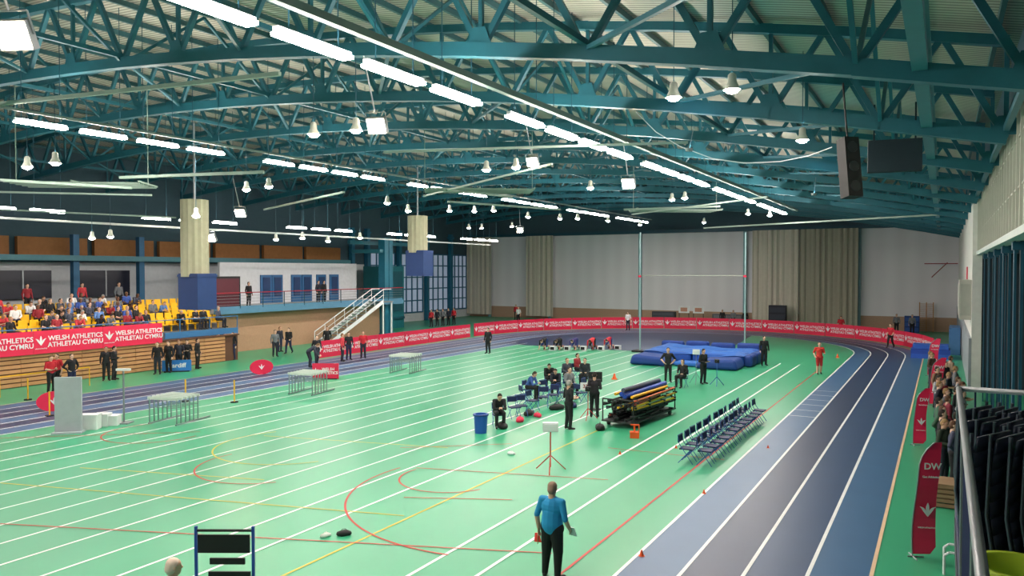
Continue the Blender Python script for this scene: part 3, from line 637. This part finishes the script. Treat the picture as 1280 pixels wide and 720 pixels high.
# equipment trolley
a=gp(764,538); b=gp(832,512); d=(b-a); rz=math.atan2(d.y,d.x); ln=min(3.8,d.length)
mid=(a+b)/2
def tl(x,y,z): return mid+Vector((math.cos(rz)*x-math.sin(rz)*y,math.sin(rz)*x+math.cos(rz)*y,z))
t=root('equipment_trolley',mid,rz,'steel trolley loaded with stacked black hurdles','trolley')
G().box((0,0,.2),(ln,1.3,.05)).ob('deck',mat((60,62,66),.6),t)
for x in(-ln/2,ln/2): G().path([(x,-.6,.2),(x,-.6,1.0),(x,.6,1.0),(x,.6,.2)],.025,7).ob('end_frame',mat((40,42,46),.5),t)
for x in(-ln*.4,ln*.4):
    for y in(-.55,.55): G().cyl((x,y-.04,.09),(x,y+.04,.09),.09,n=16).ob('wheel',mat((40,40,44),.6),t)
cols=[BLACK,mat((150,54,40),.5),BLACK,BLACK,mat((110,70,50),.6),YEL,BLACK,mat((60,66,80),.6),BLACK,STEEL]
for j in range(6):
    for k in range(6):
        y=-.52+.2*k+random.uniform(-.05,.05)-.02*j; z=.27+j*.13; l2=ln*random.uniform(.8,1.1)
        m2=cols[random.randint(0,9)] if random.random()<.4 else BLACK
        g=G().box((0,0,0),(l2,.05,.06))
        for x in(-l2*.46,-l2*.15,l2*.2,l2*.46): g.box((x,0,.035),(.07,.17,.06),1)
        o=g.ob('hurdle_bar',[m2,mat((44,44,48),.5)],loc=tl(random.uniform(-.25,.25),y,z),rot=(0,R(random.uniform(-2,2)),rz+random.uniform(-.08,.08)))
        tag(o,'dark hurdle bar with metal brackets stacked on the trolley','hurdle bar','bars stacked on the trolley')
for k,(y,z,m,r,lb) in enumerate(((-.22,1.14,BLUE,.09,'blue'),(.02,1.16,BLUE,.09,'blue'),(-.45,1.1,YEL,.05,'yellow'),(-.62,1.0,mat((200,90,40),.5),.035,'orange'),(.27,1.14,YEL,.05,'yellow'),(-.1,1.31,mat((70,78,98),.6),.08,'grey'))):
    o=G().cyl((-ln*.46,0,0),(ln*.46,0,0),r,n=12).cyl((-ln*.47,0,0),(-ln*.46,0,0),r*.6,n=10).ob('rolled_tube',m,loc=tl(.15*math.sin(k*2),y,z),rot=(0,R(k%3-1),rz+.03*(k%3)-.02)); tag(o,'%s padded tube lying on top of the trolley load'%lb,'padded tube','tubes on the trolley')
def cone(p,s=1,label='small orange marker cone on the green floor'):
    o=G().lathe([(0,.3),(.03,.3),(.11,.03),(.16,.03),(.16,0),(0,0)],n=14).ob('marker_cone',ORANGE,loc=p); o.scale=(s,s,s); tag(o,label,'cone','marker cones')
for u,v,s in((768,474,1),(802,695,.4),(880,617,.35),(775,568,.35),(1047,447,.8),(960,560,.3),(845,560,.3)): cone(gp(u,v),s)
o=G().box((0,0,.1),(.3,.26,.2)).box((.0,.0,.3),(.05,.05,.3)).box((0,.05,.42),(.26,.04,.04)).box((.15,0,.25),(.03,.03,.4)).ob('equipment_case',ORANGE,loc=gp(793,547),rz=.4); tag(o,'small orange equipment case on the floor','case')
t=root('waste_bin',gp(601,541),0,'round blue plastic waste bin','bin'); G().lathe([(0,.0),(.2,0),(.24,.62),(.26,.62),(.26,.66),(.2,.66),(.18,.1),(0,.1)],n=20).ob('body',mat((28,84,170),.5),t); G().lathe([(.265,.6),(.28,.62),(.27,.66),(.24,.66)],n=20).ob('rim',mat((20,60,130),.5),t)
for u,v,m,s,lb in((650,527,RED,.7,'red sports bag on the green floor'),(672,521,RED,.6,'red sports bag beside the chairs'),(628,535,BLACK,.8,'black rucksack beside the chair'),(407,671,mat((220,225,220),.7),.32,'crumpled white bag lying on the floor'),(430,669,BLACK,.42,'black cap-like bag lying on the floor'),(639,568,WHITE,.35,'white bag lying on the floor'),(750,537,BLACK,.8,'black kit bag beside the trolley'),(661,519,BLACK,.8,'black kit bag beside the chairs'),(696,512,BLACK,.9,'black kit bag beside the chairs'),(716,509,NAVY,.8,'navy kit bag beside the chairs')):
    p=gp(u,v); g=G(); n=16; prof=[(0,0),(.25,0),(.3,.08),(.27,.2),(.14,.28),(0,.3)]; g.lathe(prof,n=n)
    g.v=[(x*1.3,y*.7+.03*math.sin(x*20),z) for x,y,z in g.v]; g.path([(-.15,0,.25),(-.08,0,.36),(.08,0,.36),(.15,0,.25)],.015,6)
    o=g.ob('sports_bag',m,loc=p,rz=random.random()*3,smooth=True); o.scale=(s,s,s*.9); tag(o,lb,'bag','bags on the floor')
def hurdle():
    t=root('hurdle',(0,0,0),0,'athletics hurdle with white top board and metal legs','hurdle','nested hurdles')
    G().box((0,0,.95),(1.12,.04,.1)).ob('top_board',mat((206,214,208),.5),t)
    for s in(-.5,.5): G().path([(s,0,.95),(s,0,.05)],.024,7).ob('upright',STEEL,t); G().box((s,.3,.03),(.06,.7,.06)).ob('foot',STEEL,t)
    G().path([(-.5,0,.62),(.5,0,.62)],.014,6).ob('crossbar',STEEL,t)
    return t
h0=hurdle(); used=False
for (u,v,a,sc,n,gap) in((204,531,12,1.0,6,.22),(376,494,12,1.0,6,.24),(500,467,10,1.0,6,.26)):
    P=gp(u,v)
    for k in range(n):
        L=P+Vector((-math.sin(R(a))*gap*k,math.cos(R(a))*gap*k,0))
        if not used: h0.location=L; h0.rotation_euler=(0,0,R(a)); h0.scale=(1.2,1,1); used=True
        else: dup(h0,L,R(a+random.uniform(-1.5,1.5)))
P=gp(86,541); o=G().box((0,0,.98),(.85,.1,1.9)).box((0,0,.03),(.95,.5,.06)).box((0,-.055,.98),(.78,.01,1.8)).ob('partition_board',mat((170,176,184),.6),loc=P,rz=R(40)); tag(o,'tall light grey free-standing board','board')
for u,v,w,h in((112,536,.65,.5),(128,532,.5,.42),(142,531,.4,.34)):
    o=G().box((0,0,h/2),(w,.4,h)).box((0,0,h),(w*1.04,.44,.05)).ob('storage_box',mat((228,230,232),.5),loc=gp(u,v),rz=R(35)); tag(o,'white lidded storage box on the floor','box','white boxes')
t=root('timing_stand',gp(155,529),R(30),'tall slim grey stand with a flat top bar','stand'); G().cyl((0,0,0),(0,0,1.95),.035,n=8).ob('pole',GREYM,t); G().box((0,0,1.97),(.5,.12,.08)).ob('top_bar',WHITE,t); G().box((0,0,.02),(.5,.5,.04)).ob('base',GREYM,t)
for u,v in((68,514),(327,468)):
    t=root('popup_banner',gp(u,v),R(60),'round red pop-up advertising banner','banner','pop-up banners'); g=G(); g.prism([(.62*math.cos(R(a)),.40+.40*math.sin(R(a))) for a in range(0,360,15)],-.02,.02); g.ob('panel',RED,t); emblem(t,(0,-.03,.4),.3,WHITE); G().path([(.5,.3,.01),(.35,.0,.4)],.01,6).ob('strut',BLACK,t)
t=root('advert_board',gp(407,474),R(30),'upright red advertising board with white lettering','board'); G().box((0,0,.42),(1.35,.05,.8)).ob('panel',RED,t); text('WELSH\nATHLETICS',.2,WHITE,t,(.14,-.03,.42)); emblem(t,(-.5,-.03,.45),.26,WHITE); G().box((0,.1,.03),(1.2,.4,.04)).ob('foot',BLACK,t)
t=root('sponsor_sign',gp(221,465),R(45),'blue advertising board lettered Cardiff','sign'); G().box((0,0,.36),(1.5,.05,.6)).ob('panel',mat((40,120,200),.5),t); text('Cardiff',.34,WHITE,t,(0,-.03,.36)); G().box((0,.1,.04),(1.3,.4,.06)).ob('foot',BLACK,t)
for u,v in((35,500),(232,502),(293,503),(62,520)):
    t=root('barrier_post',gp(u,v),0,'slim yellow barrier post on the blue track','post','barrier posts'); G().cyl((0,0,0),(0,0,.95),.03,n=8).ob('pole',YEL,t); G().cyl((0,0,0),(0,0,.04),.16,n=12).ob('base',BLACK,t)
a=gp(0,497)+Vector((0,0,.9)); b=gp(112,482)+Vector((0,0,.9)); o=G().beam(a,b,.01,.06).cyl(b,b-Vector((0,0,.9)),.02,n=6).cyl(a,a-Vector((0,0,.9)),.02,n=6).ob('barrier_tape',YEL); tag(o,'yellow barrier tape strung in front of the stand','tape')
for k,(u,v,c) in enumerate(((679,438,BK),(697,438,BK),(717,438,(60,50,110)),(739,438,(200,50,60)),(760,437,(190,40,60)))):
    P=gp(u,v); person('set',P,0,c,random.choice((BK,(40,60,120))),(40,30,26),'sprinter crouching in the set position at the start',short=True,shorts=True,skin=k%4,group='sprinters in the blocks')
    t=root('starting_block',P+Vector((0,.55,0)),0,'starting block behind a crouching sprinter','starting block','starting blocks'); G().box((0,0,.03),(.08,.8,.05)).ob('rail',GREYM,t)
    for s,y in((-.11,-.1),(.11,.25)): G().box((s,y,.12),(.11,.04,.16),rot=Matrix.Rotation(R(-35),3,'X')).ob('pedal',RED,t)
    o=G().box((0,0,.16),(.42,.3,.3)).box((0,-.16,.16),(.3,.02,.2),1).ob('lane_box',[WHITE,BLACK],loc=P+Vector((.62,.3,0))); tag(o,'white lane number box beside the starting block','lane box','lane boxes')
# ================= FEATHER FLAGS
FRED=mat((240,40,88),.5,noise=.05)
def flag(loc,rz,h,w,label,txt=True):
    t=root('feather_flag',loc,rz,label,'flag','feather flags')
    n=16; tilt=lambda f: .34*w*f*f
    left=[];right=[]
    for i in range(n+1):
        f=i/n; z=.06+(h-.06)*f
        lx=-w/2+tilt(f)+ (w*.55)*max(0,(f-.78)/.22)**2.2
        rx=w/2+tilt(f)+.05*w*math.sin(f*7)-(w*.16)*max(0,(f-.75)/.25)-.10*w*math.sin(f*math.pi)
        if f<.05: rx-=w*.25*(1-f/.05)
        left.append((lx,z)); right.append((rx,z))
    g=G(); yw=lambda z:.05*math.sin(z*3.1)
    for j in range(n):
        a,b,c,d=left[j],right[j],right[j+1],left[j+1]
        P=[(a[0],yw(a[1]),a[1]),(b[0],yw(b[1])+.03,b[1]),(c[0],yw(c[1])+.03,c[1]),(d[0],yw(d[1]),d[1])]
        g.quad(P); g.quad([(x,y+.006,z) for x,y,z in reversed(P)])
    g.ob('sail',FRED,t,smooth=True)
    G().path([(x-.01,yw(z),z) for x,z in [(-w/2,0)]+left],.012,7).ob('pole',GREYM,t); G().path([(-w/2-.1,0,.015),(-w/2+.2,0,.015)],.015,6).path([(-w/2,-.2,.015),(-w/2,.2,.015)],.015,6).ob('base',GREYM,t)
    if txt:
        text('DW',w*.40,WHITE,t,(.10,-.06,h*.80)); text('Get Athletics',w*.13,WHITE,t,(.07,-.06,h*.71)); emblem(t,(0.02,-.065,h*.42),w*.6,WHITE); text('WELSH ATHLETICS',w*.085,WHITE,t,(0,-.065,h*.27))
    return t
flag(gp(1156,697),R(22),2.25,.44,'tall red feather flag with white lettering beside the track')
flag(gp(1150,557),R(12),1.85,.38,'red feather flag beside the track edge')
flag(gp(1170,507),R(0),2.0,.5,'red feather flag near the spectators')
flag(gp(1166,470),R(5),2.0,.5,'red feather flag among the spectators')
g=G()
for k in range(5): g.box((0,-.38,.07+.11*k),(.9,.03,.08)); g.box((0,.38,.07+.11*k),(.9,.03,.08)); g.box((-.44,0,.07+.11*k),(.03,.76,.08)); g.box((.44,0,.07+.11*k),(.03,.76,.08))
g.box((0,0,.56),(.9,.8,.03)); o=g.ob('wooden_crate',mat((150,120,90),.7,noise=.2),loc=(.2,21.0,0)); tag(o,'slatted pale wooden crate standing beside the spectators','crate')
o=G().path([(0,0,0),(0,0,.35),(.08,0,.42),(.5,0,.42),(.58,0,.35),(.58,0,0)],.025,8).path([(0,.5,0),(0,.5,.35),(.08,.5,.42),(.5,.5,.42),(.58,.5,.35),(.58,.5,0)],.025,8).path([(.3,0,.42),(.3,.5,.42)],.02,6).ob('pipe_frame',WHITE,loc=gp(1180,718)); tag(o,'white tubular frame standing on the floor','frame')
# ================= BALCONY (near right)
g=G(); g.box((3.1,2.7,3.4),(6.0,9.8,.2)); struct(g.ob('trim_4',mat((60,66,76),.7)))
t=root('guard_railing',(.12,0,3.5),0,'grey tubular balcony railing with dark balusters','railing')
G().path([(0,-2,1.1),(0,7.5,1.1),(5.2,7.5,1.1)],.022,12).ob('handrail',mat((150,154,160),.35,.4),t,smooth=True)
G().path([(0,-2,.1),(0,7.5,.1),(5.2,7.5,.1)],.018,8).ob('bottom_rail',NAVY,t)
for y in(1.5,3.5,5.5,7.5): G().cyl((0,y,0),(0,y,1.1),.02,n=8).ob('post',mat((100,106,114),.4,.5),t)
for k in range(50): G().cyl((0,2.4+.1*k,.1),(0,2.4+.1*k,1.08),.006,n=5).ob('baluster',NAVY,t)
for k in range(14): G().cyl((.12+.35*k,7.5,.1),(.12+.35*k,7.5,1.08),.008,n=5).ob('baluster',NAVY,t)
def folded():
    t=root('stacked_chair',(0,0,0),0,'folded black plastic chair stacked on the balcony','chair','stacked chairs')
    g=G()
    for i in range(9):
        a0,a1=i/9,(i+1)/9; f=lambda a:(.0+.10*math.sin(a*2.6),.06+.95*a)
        y0,z0=f(a0);y1,z1=f(a1); g.hexa([(-.21,y0,z0),(.21,y0,z0),(.21,y0+.02,z0),(-.21,y0+.02,z0),(-.21,y1,z1),(.21,y1,z1),(.21,y1+.02,z1),(-.21,y1+.02,z1)])
    g.ob('backrest',mat((50,58,80),.35),t,smooth=True)
    for s in(-.22,.22): G().path([(s,.04,0),(s,.12,.5),(s,.1,1.03)],.012,7).ob('leg',mat((90,98,112),.4,.6),t)
    return t
f0=folded(); f0.location=(.30,7.1,3.5); f0.rotation_euler=(0,0,R(62))
for j,y in enumerate((7.1,6.55,6.0)):
    for k in range(7 if j<2 else 5):
        if j==0 and k==0: continue
        dup(f0,(.30+.1*k+(.06 if j==2 else 0),y,3.5),R(62+3*(k%3)))
P=(.40,5.25,3.5); o=G().lathe([(.0,0),(.15,0),(.21,.08),(.22,.36),(.25,.40),(.2,.4),(.16,.1),(0,.1)],n=28).ob('lime_tub',mat((178,206,50),.5),loc=P,smooth=True); tag(o,'lime green plastic tub on the balcony floor','tub')
# ================= SPEAKERS, CABLE, WALL ITEMS
P=yp(1062,210,16); t=root('loudspeaker',P,R(15),'tall black loudspeaker hanging from the roof','loudspeaker'); t.rotation_euler=(R(-8),0,R(40)); G().box((0,0,0),(.30,.27,1.15)).ob('cabinet',BLACK,t)
for k in range(3): G().cyl((-.0,-.135,-.38+.38*k),(-.0,-.15,-.38+.38*k),.11,.10,n=16).ob('driver',mat((40,42,48),.5),t)
G().path([(0,0,.5),(0,0,zb(P.x)-P.z)],.02,6).ob('hanger',BLACK,t)
P=yp(1118,195,23); o=G().box((0,0,0),(1.3,.3,.85)).box((-.5,0,.9),(.04,.04,1.0)).box((.5,0,.9),(.04,.04,1.0)).ob('display_screen',mat((20,40,50),.8),loc=P,rz=R(8)); tag(o,'dark rectangular screen hung under the roof','screen')
pts=[yp(u,v,22) for u,v in((795,140),(820,165),(850,183),(890,198),(930,204),(975,202),(1010,195),(1040,184))]; o=G().path(pts,.014,6).ob('hanging_cable',WHITE); tag(o,'white cable sagging between the roof trusses','cable')
t=root('wall_cabinet',(.9,43.4,4.2),0,'beige metal cabinet projecting from the white side wall','cabinet'); G().box((0,0,0),(.5,2.0,1.9)).ob('body',mat((186,184,176),.6),t); G().box((-.27,0,0),(.03,1.7,1.5)).ob('door',mat((204,202,194),.6),t); G().box((0,-1.01,0),(.4,.02,1.5)).ob('front_panel',mat((170,170,162),.6),t)
t=root('wall_banner',(1.12,50,4.6),R(-90),'narrow red hanging banner on the side wall','banner'); G().box((0,0,0),(1.0,.04,2.4)).ob('panel',RED,t); emblem(t,(0,-.03,.2),.6,WHITE)
t=root('blue_cupboard',(.68,60,0),0,'blue storage unit against the side wall','cupboard'); G().box((0,0,.9),(.6,3,1.8)).ob('body',mat((70,120,170),.6),t); G().box((-.32,0,.9),(.03,2.7,1.6)).ob('door',mat((90,140,190),.6),t)
g=G()
for k in range(14): g.box((0,0,.2+k*.18),(1.1,.04,.04))
for x in(-.55,0,.55): g.box((x,.03,1.35),(.08,.08,2.7))
o=g.ob('wall_bars',WOOD,loc=(yp(1158,390,79.3).x,79.3,0)); tag(o,'wooden gymnastics wall bars against the end wall','wall bars')
P=yp(1165,330,78); o=G().path([(P.x,78,5.0),(P.x+1.2,79.8,6.3)],.04,6).path([(P.x,78,5.0),(P.x,79.8,5.0)],.04,6).path([(P.x-.6,78,6.2),(P.x+2,78,6.2)],.04,6).ob('hoop_bracket',DRED); tag(o,'folded dark red basketball bracket on the end wall','bracket')
for u,w in((855,1.1),(873,1.1)):
    P=yp(u,393,77); t=root('notice_board',(P.x,77,0),0,'white framed notice board behind the barrier','board','notice boards'); G().box((0,0,1.6),(w,.06,.7)).ob('panel',WHITE,t); G().box((0,-.04,1.6),(w-.4,.02,.4)).ob('sheet',mat((180,130,110),.6),t)
    for x in(-.5,.5): G().box((x,0,.8),(.05,.05,1.6)).ob('post',BLACK,t)
for u,w,h,c in((972,1.6,2.2,(40,44,56)),(830,2.4,1.3,(60,62,70)),(910,3,1.2,(90,90,96)),(1140,1.2,1.5,(40,70,130))):
    P=yp(u,400,77.8); g=G().box((0,0,h/2),(w,.7,h)); 
    for k in range(3): g.box((0,-.36,h*(.2+.3*k)),(w*.9,.04,h*.22),1)
    o=g.ob('equipment_cabinet',[mat(c,.7),mat([int(x*1.3) for x in c],.7)],loc=(P.x,77.8,0)); tag(o,'dark equipment cabinet standing behind the red barrier','cabinet','equipment cabinets')
o=G().box((0,0,.45),(2.2,1.6,.3)).box((0,0,.15),(2.2,1.6,.29),1).box((0,0,.74),(2.0,1.5,.25),1).ob('mat_stack',[BLUE,mat((40,90,190),.6)],loc=(-.7,56,0)); tag(o,'stack of blue gym mats against the side wall','mats')
print('objects',len(bpy.data.objects))
